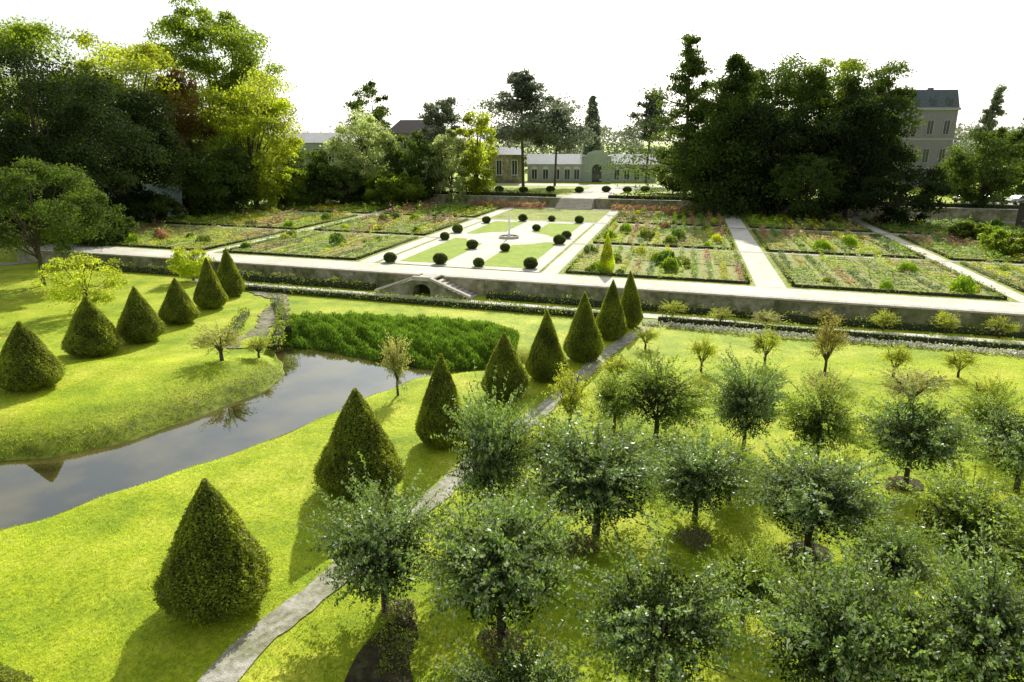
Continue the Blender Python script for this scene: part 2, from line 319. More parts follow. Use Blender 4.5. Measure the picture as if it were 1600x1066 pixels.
LW=[cutlawn(S0+1.6,cs-1.7,T0+1.4,ct-2),cutlawn(cs+1.7,S1-1.4,T0+1.4,ct-2),cutlawn(S0+1.6,cs-1.7,ct+2,T1-1.5),cutlawn(cs+1.7,S1-1.4,ct+2,T1-1.5)]
for l in LW: sheet('parterre_lawn',l,zg+.03,M['parlawn'])
def strip(name,cl,wd,z,mat):
    pts=[Vector(p[:2]) for p in cl]; Lp=[];Rp=[]
    for i,p in enumerate(pts):
        d=(pts[min(i+1,len(pts)-1)]-pts[max(i-1,0)]).normalized(); n=Vector((-d.y,d.x)); ww=wd[i] if isinstance(wd,list) else wd
        Lp.append(p+n*ww/2); Rp.append(p-n*ww/2)
    b=MB(); n=len(pts); V=[]
    for q in Lp+Rp: V.append((q.x,q.y,gz(q.x,q.y)+z))
    b.add(V,[(i,n+i,n+i+1,i+1) for i in range(n-1)]); o=b.build(name,mat); o['kind']='structure'; return o
def resamp(pts,step=1.0):
    out=[]; pts=[Vector(p[:2]) for p in pts]
    for i in range(len(pts)-1):
        p0=pts[max(i-1,0)];p1=pts[i];p2=pts[i+1];p3=pts[min(i+2,len(pts)-1)]; n=max(2,int((p2-p1).length/step))
        for k in range(n):
            t=k/n; out.append(.5*((2*p1)+(p2-p0)*t+(2*p0-5*p1+4*p2-p3)*t*t+(3*p1-p0-3*p2+p3)*t**3))
    out.append(pts[-1]); return out
pathpx=[(230,1170),(345,1058),(400,1000),(505,918),(600,838),(687,770),(737,725),(812,665),(864,626),(912,584),(955,548),(1012,512)]
PATH=resamp([G(*p) for p in pathpx],.35)
strip('gravel_path',PATH,[.88+.06*math.sin(i*1.3)+.06*math.sin(i*2.7) for i in range(len(PATH))],.035,M['pathgravel'])
strip('foot_of_wall_walk',[PT(s,-7.4) for s in range(-31,60,3)],1.3,.04,M['walk'])
lp=resamp([G(405,454),G(438,468),G(428,492),G(408,515),G(380,545)],.4)
strip('stone_causeway',lp,[1.5+.5*math.sin(i*.35)+.3*math.sin(i*1.7) for i in range(len(lp))],.06,M['rubble'])
strip('left_walk',resamp([G(-150,430),G(0,414),G(90,405),G(150,402)],2),2.0,.03,M['gravel'])
# ------------------------------------------------------------------ retaining walls
def wallrun(name,label,s0,s1):
    r=thing(name,label,'wall',PT(s0,TW,0),0)
    base=PT(s0,TW,0); d=(PT(s1,TW,0)-base); L=d.length; r.rotation_euler=(0,0,math.atan2(d.y,d.x))
    b=MB(); b.box(0,L,0,.4,-.2,1.25); x=3
    while x<L-1: b.box(x,x+.5,-.1,.002,-.2,1.2); x+=7.3
    b.build('wall_face',M['stone'],r); b=MB(); x=0
    while x<L:
        b.box(x,min(x+1.48,L),-.14,.5,1.253,1.37); x+=1.5
    b.build('coping',M['coping'],r); return r
SM=-8.6
wallrun('retaining_wall','long mossy stone terrace wall left of the arched double stair',-56,SM-1.1)
wallrun('retaining_wall','long weathered stone terrace wall running right from the arched double stair',SM+1.1,60)
r=thing('double_stair','pale stone double stair with small dark arch in the middle of the terrace wall','stair',PT(SM,TW,0),math.atan2(Cc.y,Cc.x))
def archface(y):
    b=MB(); n=14; aw=.75; ah=.45
    arc=[(-aw*math.cos(math.pi*i/n),ah+aw*.75*math.sin(math.pi*i/n)) for i in range(n+1)]
    top=lambda x: 1.3-max(0,abs(x)-.9)*(1.2/3.2)
    inner=[(-aw,-.1)]+arc+[(aw,-.1)]
    outer=[(x,top(x*1.0)) for x,z in inner]
    n=len(inner); V=[(x,y,z) for x,z in inner]+[(x,y,z) for x,z in outer]
    b.add(V,[(i,i+1,n+i+1,n+i) for i in range(n-1)])
    b.add([(-4.1,y,-.1),(-aw,y,-.1),(-aw,y,top(aw)),(-.9,y,top(.9)),(-4.1,y,top(4.1))],[(0,1,2,3,4)])
    b.add([(4.1,y,-.1),(aw,y,-.1),(aw,y,top(aw)),(.9,y,top(.9)),(4.1,y,top(4.1))],[(4,3,2,1,0)])
    b.add([(x,y,z) for x,z in inner]+[(x,y+1.2,z) for x,z in inner],[(i,i+n,i+n+1,i+1) for i in range(n-1)])
    return b
archface(-2.1).build('stair_front',M['stone'],r)
b=MB(); b.box(-.9,.9,-.95,-.9,-.1,1.2); b.build('grotto_back',M['core'],r)  # shade of the niche painted as a near-black back
for sg in (-1,1):
    b=MB()
    for k in range(8):
        x0=.9+k*.4; z1=1.3-(k+1)*.155; b.box(min(sg*x0,sg*(x0+.4)),max(sg*x0,sg*(x0+.4)),-1.9,-.15,-.1,z1)
    b.build('flight_of_steps',M['coping'],r)
    b=MB(); xa,xb=(.75,4.2); za,zb=1.42,.16
    b.xprism([(sg*xa,za),(sg*xb,zb),(sg*xb,zb+.16),(sg*xa,za+.16)][::(1 if sg>0 else -1)],-2.25,-1.9); b.build('sloping_parapet',M['coping'],r)
b=MB(); b.box(-.76,.76,-2.25,.3,1.303,1.42); b.box(-.76,.76,-2.25,-1.9,1.42,1.62); b.build('landing',M['coping'],r)
r=thing('low_terrace_wall','long low dark stone wall at the back of the kitchen garden','wall',PT(-60,TB-.4,1.3),math.atan2(Cc.y,Cc.x))
b=MB(); b.box(0,51,0,.38,-.1,1.5); b.box(57,130,0,.38,-.1,1.5); b.build('wall_face',M['stone'],r)
b=MB(); b.box(0,51,-.08,.5,1.503,1.6); b.box(57,130,-.08,.5,1.503,1.6); b.build('coping',M['coping'],r)
r=thing('garden_steps','pale stone steps leading up from the parterre to the orangery lawn','steps',PT(-6,TB-.4,1.3),math.atan2(Cc.y,Cc.x))
for k in range(8):
    b=MB(); b.box(-3+k*.02,3-k*.02,-3.2+k*.4,.35,0,.19*(k+1)); b.build('step',M['coping'],r)
sheet('forecourt_walk',[PT(-9,TB+.3),PT(-3,TB+.3),PT(4,TB+34),PT(-7,TB+34)],2.83,M['walk'])
sheet('forecourt_cross_walk',[PT(-40,TB+3),PT(28,TB+3),PT(28,TB+6),PT(-40,TB+6)],2.82,M['walk'])
sheet('orangery_apron',[PT(-30,TB+30),PT(28,TB+30),PT(28,TB+38),PT(-30,TB+38)],2.825,M['walk'])
# ------------------------------------------------------------------ clipped shapes
def clipped(name,rng,prof,R,Ht,nleaf,leaf,mat,aspect=.6,inner=.93,jit=.05,lum=1.0):
    z=np.linspace(0,1,26); r=np.array([prof(q) for q in z]); k=24
    an=np.linspace(0,2*np.pi,k,endpoint=False); V=[];Qs=[]
    for i in range(len(z)):
        for a in an:
            f=inner*(1+.03*math.sin(3*a+7*z[i])); V.append((r[i]*R*f*math.cos(a),r[i]*R*f*math.sin(a),z[i]*Ht*.97))
    for i in range(len(z)-1):
        for j in range(k): Qs.append((i*k+j,i*k+(j+1)%k,(i+1)*k+(j+1)%k,(i+1)*k+j))
    V=np.array(V);Qs=np.array(Qs)
    wgt=r[:-1]+r[1:]+.05; wgt/=wgt.sum(); seg=rng.choice(len(wgt),nleaf,p=wgt); t=(seg+rng.random(nleaf))/(len(z)-1)
    rr=np.interp(t,z,r); a=rng.uniform(0,2*np.pi,nleaf); ph=rng.uniform(0,6,4)
    lump=1+lum*(.04*np.sin(2*a+5*t+ph[0])+.03*np.sin(5*a+13*t+ph[1])+.022*np.sin(13*a-29*t+ph[2])+.022*np.sin(23*a+37*t+ph[3]))
    f=lump*(1+rng.normal(0,jit,nleaf)*.6)*R; Cn=np.stack([rr*f*np.cos(a),rr*f*np.sin(a),t*Ht+rng.normal(0,.02,nleaf)],1)
    lv,lq=leafq(Cn,leaf*rng.uniform(.6,1.35,nleaf),rng,aspect)
    mi=np.concatenate([np.zeros(len(Qs)),np.ones(len(lq))])
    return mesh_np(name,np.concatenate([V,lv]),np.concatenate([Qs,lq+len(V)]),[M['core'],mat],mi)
def coneprof(z):
    if z<.18: return .66+.34*math.sin(z/.18*math.pi/2)
    u=(1-(z-.18)/.82); return max(.03,u**.87)
rng=np.random.default_rng(3)
CM=[clipped('yew cone foliage',np.random.default_rng(i),coneprof,1,3,32000,.055,M['yew'],inner=.86,jit=.062) for i in range(4)]
b=MB(); b.tube([(0,0,-.1),(0,0,.5)],[.11,.1],8); b.build('tmp',M['bark']); STEM=bpy.data.objects['tmp'].data; bpy.data.objects.remove(bpy.data.objects['tmp'])
def cone(px,yb,yt,wpx,label,group,i,yoff=.0):
    p=G(px,yb); 
    z0=gz(p.x,p.y); p=G(px,yb,max(0,z0)); r0=.97*wpx/F*(p.y*CT+H*ST)/2
    c=Vector((p.x*(1+r0*.8/p.y),p.y+r0*.8,0)); c.z=gz(c.x,c.y); h=ZT(c.y,yt)-c.z
    t=thing('cone_topiary',label,'topiary',c,i*1.7,group)
    cr=obj('crown',CM[i%4],t); cr.scale=(r0,r0*(1+.05*math.sin(i*2)),(h-.12)/3); cr.location=(0,0,.12); cr.rotation_euler=(.03*math.sin(i*3),.03*math.cos(i*5),0)
    obj('trunk',STEM,t)
g1='clipped yew cones beside the gravel path'; g2='clipped yew cones on the lawn left of the canal'
R1=[(346,985,750,178,'largest and nearest clipped yew cone, at the lower left beside the gravel path'),
(566,790,608,134,'second nearest yew cone of the right hand row, just behind the largest'),
(690,706,553,84,'third yew cone of the right hand row, above the silvery apple tree'),
(790,628,520,78,'fourth yew cone of the right hand row, right of the pale waterside sapling'),
(853,600,485,64,'fifth yew cone of the right hand row, at the end of the lush green bank'),
(911,570,457,62,'sixth yew cone of the right hand row, wide and sharp pointed'),
(953,534,437,52,'seventh yew cone of the right hand row, overlapping the last one'),
(984,514,423,40,'farthest yew cone of the right hand row, closest to the terrace wall')]
for i,(a,b_,c_,d_,l) in enumerate(R1): cone(a,b_,c_,d_,l,g1,i)
R2=[(52,618,502,96,'nearest yew cone of the left lawn, at the left edge of the photo'),
(149,562,463,84,'second yew cone of the left lawn, round based'),
(224,540,448,68,'third yew cone of the left lawn, with bright grass in front'),
(282,510,435,58,'fourth yew cone of the left lawn, smallest of that row'),
(331,486,403,50,'fifth yew cone of the left lawn, second from the terrace wall'),
(361,466,388,46,'last yew cone of the left lawn, nearest the terrace wall'),
(-30,1190,1022,170,'yew cone cut off by the bottom left corner, only its yellowish tip in view')]
for i,(a,b_,c_,d_,l) in enumerate(R2): cone(a,b_,c_,d_,l,g2 if i<6 else g1,i+1)
gold=clipped('golden cone foliage',rng,coneprof,.62,3.3,7000,.12,leafmat('golden leaves',[(.36,.46,.02),(.56,.64,.04),(.74,.74,.08)],(.95,1.0,.05),.5,clump=1),inner=.5,jit=.12)
tag(obj('golden_conifer',gold,loc=PT(5.2,1.5,1.3)),'small bright yellow green pointed conifer at the front of the kitchen garden','conifer')
ballm=[clipped('box ball foliage',np.random.default_rng(20+i),lambda z:math.sqrt(max(.02,1-(2*z-1)**2)),.60,1.08,2600,.12,M['box'],inner=.9) for i in range(2)]
balls=[(610,410),(688,413),(748,417),(829,420),(738,389),(789,393),(874,382),(885,373),(695,375),(715,364),(838,361),(760,349),(817,346),(862,346),(905,349)]
bl=['leftmost of the front four','second from left of the front four','third from left of the front four','rightmost of the front four','left of the lawn gap, second line','in the middle below the fountain','right of the middle, second line','paired at right of the fountain lawn','left edge of the lawns, upper','left edge of the lawns, topmost','right of the water jet','back line, left','back line, centre','back line, right of centre','back line, rightmost']
for i,(x,y) in enumerate(balls):
    o=tag(obj('box_ball',ballm[i%2],loc=G(x,y,1.3)),'dark clipped box ball in the parterre, '+bl[i],'topiary','dark box balls in the parterre'); o.rotation_euler=(0,0,i); f=.92+.12*math.sin(i*2.3); o.scale=(f,f,f*.92)
for i,x in enumerate([780,818,860,905,947,980,1008]):
    o=tag(obj('box_ball',ballm[i%2],loc=G(x,300+ (i%2),2.83)),'small dark box ball on the orangery lawn, %s from the left'%['first','second','third','fourth','fifth','sixth','last'][i],'topiary','box balls before the orangery'); o.scale=(1.3,1.3,1)
r=thing('fountain','round pale stone fountain basin with thin white jet in the centre of the parterre','fountain',PT(cs,ct,1.34))
b=MB(); b.lathe([(1.1,-.05),(1.1,.18),(1.2,.20),(1.2,.25),(1.0,.25),(1.0,.05)],28); b.build('basin',M['coping'],r)
b=MB(); b.lathe([(1.0,.17),(.01,.17)],28); b.build('basin_water',M['water'],r)
b=MB(); b.lathe([(.14,.15),(.08,1.0),(.13,1.6),(.08,2.3),(.01,2.9)],8); b.build('water_jet',M['spray'],r)
# ------------------------------------------------------------------ hedges
def hedge(name,label,a,c,wd,h,mat,z,group=None,leaf=.13,dens=55,cat='hedge'):
    a=Vector((a[0],a[1],0)); c=Vector((c[0],c[1],0)); d=c-a; L=d.length; rg=np.random.default_rng(int(abs(a.x*13+a.y*7+L*3))+1)
    V=[(0,-wd/2,0),(L,-wd/2,0),(L,wd/2,0),(0,wd/2,0)]; V=[(x,y*.7,zz) for x,y,zz in V]+[(x,y*.7,h*.7) for x,y,zz in V]
    Qs=np.array([(4,5,6,7),(0,1,5,4),(1,2,6,5),(2,3,7,6),(3,0,4,7)])
    n=int(L*(wd+2*h)*dens); u=rg.uniform(0,wd+2*h,n); x=rg.uniform(0,L,n)
    y=np.where(u<h,-wd/2,np.where(u<h+wd,u-h-wd/2,wd/2)); zz=np.where(u<h,u,np.where(u<h+wd,h,u-h-wd))
    zz=zz*(1+.16*np.sin(x*1.3+a.x)+.14*np.sin(x*3.1)+.1*np.sin(x*.37)); y=y*(1+.2*np.sin(x*.9+a.y)); Cn=np.stack([x,y,zz],1)+rg.normal(0,.06,(n,3))
    lv,lq=leafq(Cn,leaf*rg.uniform(.6,1.4,n),rg,.6)
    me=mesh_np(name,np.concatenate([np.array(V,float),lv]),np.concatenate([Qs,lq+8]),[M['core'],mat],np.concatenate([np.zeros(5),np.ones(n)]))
    o=obj(name,me,loc=(a.x,a.y,z)); o.rotation_euler=(0,0,math.atan2(d.y,d.x)); return tag(o,label,cat,group)
gh='hedges below the terrace wall'
hedge('hedge','long low brownish hedge along the canal side of the foot of wall walk',PT(-27,-9.0),PT(8,-9.0),.9,.5,M['olivehedge'],0,gh)
hedge('hedge','dark low hedge against the foot of the wall left of the stair',PT(-46,-5.7),PT(-13.5,-5.7),.7,.7,M['olivehedge'],0,gh)
hedge('hedge','low clipped hedge against the foot of the wall, long run right of the stair',PT(-3.5,-5.6),PT(50,-5.6),.7,.55,M['olivehedge'],0,gh)
hedge('hedge','narrow dark hedge along the far edge of the orchard lawn',PT(10,-8.6),PT(55,-8.6),.5,.45,M['olivehedge'],0,gh)
hedge('hedge','low curved hedge piece at the canal corner behind the lush bank',G(432,472),G(450,520),.7,.5,M['olivehedge'],0,gh)
hedge('hedge','ragged planted edge between the causeway and the canal',G(446,500),G(425,548),.8,.4,M['rough'],0,gh)
hedge('hedge','ragged planted edge on the lawn side of the causeway',G(385,492),G(352,540),.7,.45,M['rough'],0,gh)
rg=np.random.default_rng(5); n=5200; s=rg.uniform(9,56,n); q=np.array([PT(a,-9.9+b_)[:2] for a,b_ in zip(s,rg.normal(0,.22,n))])
lv,lq=leafq(np.column_stack([q,rg.uniform(.02,.28,n)]),.16,rg,.9)
me=mesh_np('white_flower_edging',lv,lq,[leafmat('white edging flowers',[(.16,.19,.07),(.45,.42,.34),(.75,.73,.66)],(.5,.5,.4),.3,pos=[0,.35,1])]); tag(obj('white_flower_edging',me),'line of low white flowers edging the far side of the orchard lawn','flowers',kind='stuff')
bp_=[tuple(G(x,y)[:2]) for x,y in [(445,500),(520,497),(600,499),(700,506),(770,513),(812,526),(806,548),(750,564),(690,566),(600,553),(500,534),(445,528)]]
n=64000; q=samp(bp_,n,rg); e=np.clip(segdist(q,bp_)/.5,0,1); hh=.42*np.sqrt(e)*(1+.22*np.sin(q[:,0]*1.9)*np.sin(q[:,1]*2.7)+.22*np.sin(q[:,0]*5.9+q[:,1]*4.2))
z0=tz(q)[0]; zz=np.maximum(z0,WZ-.1)+np.maximum(.05,hh)*rg.uniform(.1,1.35,n)
lv,lq=leafq(np.column_stack([q,zz]),rg.uniform(.12,.42,n),rg,.14,up=1.8)
tag(obj('bank_plants',mesh_np('bank_plants',lv,lq,[M['reed']])),'lush green planting covering the far bank of the canal','plants',kind='stuff')
n=190000; yy=7.5+rg.random(n)*30; xx=rg.uniform(-1,1,n)*(yy*.85+4); q=np.column_stack([xx,yy]); z,sdv=tz(q); pd=segdist(q,[tuple(p) for p in PATH],False)
k=(sdv>.8)&(pd>.32+.22*rg.random(n)); q=q[k]; z=z[k]
def blades(q,z,hmin,hmax,wd,rg):
    n=len(q); a=rg.uniform(0,2*np.pi,n); h=rg.uniform(hmin,hmax,n); l=rg.normal(0,.4,(n,2))*h[:,None]
    V=np.empty((n,3,3)); V[:,0]=np.column_stack([q[:,0]-np.cos(a)*wd,q[:,1]-np.sin(a)*wd,z-.01]); V[:,1]=np.column_stack([q[:,0]+np.cos(a)*wd,q[:,1]+np.sin(a)*wd,z-.01]); V[:,2]=np.column_stack([q+l,z+h])
    return V.reshape(-1,3),np.arange(n*3).reshape(n,3)
v,f=blades(q,z,.03,.09,.014,rg); tag(obj('lawn_grass',mesh_np('lawn_grass',v,f,[M['grass']])),'short bright grass blades of the foreground lawn','grass',kind='stuff')
n=240000; q=np.column_stack([rg.uniform(-36,2,n),rg.uniform(14,47,n)]); z,sdv=tz(q); df=segdist(q,FARB,False); fr=(df-sdv<.8); k=(sdv>.1)&(((~fr)&(sdv<.4+rg.random(n)*.3))|(fr&(sdv<.6+rg.random(n)*2.4))); q=q[k];z=z[k]
v,f=blades(q,z,.03,.10,.02,rg); tag(obj('bank_grass',mesh_np('bank_grass',v,f,[M['rough']])),'slightly rougher grass along both edges of the canal','grass',kind='stuff')
# ------------------------------------------------------------------ crop beds
cols=[(-60,-36,'outermost left'),(-33.3,-18.3,'inner left'),(2,16.5,'first right'),(19.8,33.6,'second right'),(36,52,'outermost right')]
rows=[(.2,15.8,'front'),(18,35,'middle'),(38,53.5,'back')]
C7=list(CROP); lay={
 (0,0):[2,1,5,1,0,1,5],(1,0):[1,4,0,1,5,2],(2,0):[5,0,3,0,1,5],(3,0):[1,6,2,1,2,0],(4,0):[2,1,3,1],
 (0,1):[2,1,0,5,4,0],(1,1):[1,0,4,1,6],(2,1):[0,3,5,3,0],(3,1):[3,1,5,0,2],(4,1):[1,5,2],
 (0,2):[2,1,5,1],(1,2):[4,1,0],(2,2):[3,0,4],(3,2):[1,5,3],(4,2):[2,1]}
hts={0:.30,1:.55,2:.5,3:.36,4:.8,5:.55,6:.7}; ordn=['first','second','third','fourth','fifth','sixth','seventh','eighth']
for (ci,ri),ks in lay.items():
    s0,s1,cn=cols[ci]; t0,t1,rn=rows[ri]; n=len(ks); wd=(s1-s0)/n
    halves=2 if ri<2 else 1
    for i,kc in enumerate(ks):
        for hf in range(halves):
            kk=kc if hf==0 else (kc+[3,5,5,1][(i+ci)%4])%7
            ta=t0+.5+(t1-t0-.5)/halves*hf; tb=ta+(t1-t0-.5)/halves-.45
            sa=s0+i*wd+.25; sb=s0+(i+1)*wd-.25; ar=(sb-sa)*(tb-ta); nl=int(ar*(66 if ri==0 else 44 if ri==1 else 26)); size=.16 if ri==0 else .22 if ri==1 else .30
            u=rg.uniform(sa-.1,sb+.1,nl); v=rg.uniform(ta-.1,tb+.1,nl); cross=(i+hf)%3==0; rowd=v if cross else u
            pitch=1.25; lo_=ta if cross else sa; kx=np.round((rowd-lo_-.5)/pitch); rowd2=lo_+.5+kx*pitch+rg.normal(0,.15,nl)
            if cross: v=np.clip(rowd2,ta-.1,tb+.1)
            else: u=np.clip(rowd2,sa-.1,sb+.1)
            hh=hts[kk]*(.8+.45*np.sin(u*1.7+v*.9+ci)*np.sin(v*1.3+i))
            hh=np.maximum(.06,hh); tall=(np.sin(u*2.1+ci*3)*np.sin(v*1.1+i*2)>.86); hh=np.where(tall,hh*2.1+.3,hh)
            base=np.array([O.x,O.y])+np.outer(u,[Cc.x,Cc.y])+np.outer(v,[A.x,A.y])
            Cn=np.column_stack([base,1.36+hh*rg.uniform(.3,1,nl)]); o0=PT((sa+sb)/2,(ta+tb)/2,1.3); Cn-=np.array(o0)
            lv,lq=leafq(Cn,size*rg.uniform(.6,1.5,len(Cn)),rg,.6,up=0,flatf=.45); nm=C7[kk]
            k2=(kk+[1,5,6][(i+ri)%3])%7; m2=(kx%3==1)|(rg.random(nl)<.04)
            crn=[PT(sa-.1,ta-.1,1.35)-o0,PT(sb+.1,ta-.1,1.35)-o0,PT(sb+.1,tb+.1,1.35)-o0,PT(sa-.1,tb+.1,1.35)-o0]
            V=np.concatenate([np.array([tuple(c) for c in crn]),lv]); Qq=np.concatenate([[[0,1,2,3]],lq+4])
            side=', near half' if (halves==2 and hf==0) else ', far half' if halves==2 else ''
            tag(obj('planting_bed',mesh_np('planting_bed',V,Qq,[M['bedsoil'],CROP[nm],CROP[C7[k2]]],np.concatenate([[0],np.where(m2,2,1)])),loc=o0),'%s bed, %s strip from left%s, %s row, %s block'%(nm,ordn[i],side,rn,cn),'planting bed','planting beds of the kitchen garden')
    for (a,c,wh) in ((PT(s0,t0),PT(s1,t0),'front'),(PT(s0,t0),PT(s0,t1),'left'),(PT(s1,t0),PT(s1,t1),'right')):
        hedge('box_edging','low box edging on the %s side of the %s row, %s block'%(wh,rn,cn),a,c,.34,.28,M['olivehedge'],1.3,'low box edgings of the kitchen garden',leaf=.15,dens=34)
for i,(s0,s1,hh,mm,lb) in enumerate([(-62,-10,1.3,'box','tall dark hedge behind the kitchen garden, left of the steps'),(-1,60,1.2,'box','tall dark hedge behind the kitchen garden, right of the steps')]):
    hedge('hedge',lb,PT(s0,TB+1.2),PT(s1,TB+1.2),1.0,.8,M[mm],2.8,'hedges at the back of the garden',leaf=.25,dens=16)
for s0,s1,lb in ((-24,-11,'left'),(0,14,'right')):
    n=1800; u=rg.uniform(s0,s1,n); v=rg.uniform(TB-4.5,TB-1.2,n); base=np.array([O.x,O.y])+np.outer(u,[Cc.x,Cc.y])+np.outer(v,[A.x,A.y])
    lv,lq=leafq(np.column_stack([base,1.3+rg.uniform(.1,.9,n)]),.3,rg,.7); tag(obj('flower_border',mesh_np('flower_border',lv,lq,[CROP['pinkish brown flower']])),'reddish flower border under the back wall, %s of the steps'%lb,'flower border')
def clumpmesh(seed,mat,n=900,leaf=.09):
    rg=np.random.default_rng(seed); a=rg.uniform(0,2*np.pi,n); r=np.sqrt(rg.random(n))*.6*(1+.2*np.sin(3*a)); z=.45*np.sqrt(np.maximum(0,1-(r/.75)**2))*rg.uniform(.3,1.2,n)
    lv,lq=leafq(np.stack([r*np.cos(a),r*np.sin(a),z],1),leaf*rg.uniform(.6,1.4,n),rg,.6,up=.5); return mesh_np('clump',lv,lq,[mat])
PC=[clumpmesh(70+i,m,420,.17) for i,m in enumerate([CROP['leafy green vegetable'],CROP['pinkish brown flower'],M['olivehedge'],CROP['dark green cabbage'],CROP['yellow flowering']])]
pl=['rounded leafy green clump standing in the kitchen garden beds','pinkish flowering clump standing in the kitchen garden beds','olive coloured clump standing in the kitchen garden beds','dark leafy clump standing in the kitchen garden beds','yellow flowering clump standing in the kitchen garden beds']
pg=['green perennial clumps','pink perennial clumps','olive perennial clumps','dark perennial clumps','yellow perennial clumps']
for i in range(130):
    ci=int(rg.integers(5)); ri=int(rg.integers(3)); s=rg.uniform(cols[ci][0]+.5,cols[ci][1]-.5); t=rg.uniform(rows[ri][0]+.6,rows[ri][1]-.6); k=int(rg.choice(5,p=[.32,.15,.22,.18,.13]))
    o=tag(obj('perennial_clump',PC[k],loc=PT(s,t,1.3)),pl[k],'plant',pg[k]); f=rg.uniform(.5,1.35); o.scale=(f,f,f*rg.uniform(1.0,2.0)); o.rotation_euler=(0,0,rg.uniform(0,6))
# ------------------------------------------------------------------ orchard trees
def orchard_mesh(seed,h,r,trunk,nsh,per,leaf,mat,upw=.7,low=.5,lnr=(.25,.7),inner=True):
    rg=np.random.default_rng(seed); b=MB(); b.tube([(0,0,-.1),(.03,.02,trunk*.6),(0,0,trunk)],[.10,.085,.075],8)
    zb=trunk*low; cz=(zb+h)*.45; rz=(h-zb)*.45; Cs=[]
    for i in range(7):
        a=i*.9+rg.uniform(-.2,.2); e=Vector((math.cos(a)*r*.5,math.sin(a)*r*.5,cz+rg.uniform(-.1,.6))); b.tube([(0,0,trunk-.05),tuple(e*.5+Vector((0,0,trunk*.4))),tuple(e)],[.055,.04,.02],5)
    nl=11; lob=rg.normal(size=(nl,3)); lob/=np.linalg.norm(lob,axis=1)[:,None]; lob[:,2]=lob[:,2]*.75+.0; lr=rg.uniform(.55,1.2,nl)
    for i in range(nsh):
        k=rg.integers(nl); fr=lr[k]
        if rg.random()<.78: d=lob[k]+rg.normal(0,.26,3)
        else: d=rg.normal(size=3); fr=.9
        d/=np.linalg.norm(d); q=rg.uniform(.15,.70)*fr
        st=np.array([d[0]*r*q,d[1]*r*q,cz+d[2]*rz*q*1.15])
        dr=np.array([d[0],d[1],d[2]*.5+upw*rg.uniform(-.1,1.1)]); dr/=np.linalg.norm(dr); ln=rg.uniform(*lnr)*r
        t=np.linspace(0,1,per); cur=np.array([d[0],d[1],rg.uniform(-.6,.3)])*.22*ln
        line=st+np.outer(t*ln,dr)+np.outer(t**2,cur)
        Cs.append(line+rg.normal(0,.038,line.shape)*(1.6-t[:,None]*1.0))
        if i%3==0: b.tube([tuple(line[0]),tuple(line[per//2]),tuple(line[-1])],[.012,.008,.003],3)
    Cn=np.concatenate(Cs); Cn[:,2]=np.where(Cn[:,2]<.15,.15+rg.random(len(Cn))*.3,Cn[:,2])
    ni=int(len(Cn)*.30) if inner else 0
    if ni:   # extra inner leaves, coloured darker to deepen the shade around the limbs
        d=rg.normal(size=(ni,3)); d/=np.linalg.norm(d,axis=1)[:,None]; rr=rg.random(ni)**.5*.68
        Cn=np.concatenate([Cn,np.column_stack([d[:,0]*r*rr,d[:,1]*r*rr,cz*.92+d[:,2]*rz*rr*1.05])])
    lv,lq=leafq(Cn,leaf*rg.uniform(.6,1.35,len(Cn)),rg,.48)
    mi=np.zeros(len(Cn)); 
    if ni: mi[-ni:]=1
    t=b.build('tmp',M['bark']); tm=t.data; bpy.data.objects.remove(t)
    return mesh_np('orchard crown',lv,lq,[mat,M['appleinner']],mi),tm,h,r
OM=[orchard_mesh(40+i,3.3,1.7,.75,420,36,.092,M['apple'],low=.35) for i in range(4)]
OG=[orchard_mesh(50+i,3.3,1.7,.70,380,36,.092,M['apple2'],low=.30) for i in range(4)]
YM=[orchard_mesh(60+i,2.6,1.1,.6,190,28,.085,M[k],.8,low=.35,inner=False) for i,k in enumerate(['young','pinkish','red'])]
def plant(name,variant,px,yb,yt,wpx,label,cat,group,rz):
    p=G(px,yb); p.z=gz(p.x,p.y)-.01; h=ZT(p.y,yt); r0=wpx/F*(p.y*CT+H*ST)/2; cm,tm,h0,rr=variant
    t=thing(name,label,cat,p,0,group); sx=r0/rr; sz=(h)/h0
    for nm,mm in (('crown',cm),('trunk',tm)):
        o=obj(nm,mm,t); o.scale=(sx,sx,sz); o.rotation_euler=(0,0,rz)
go='apple trees of the orchard lawn'
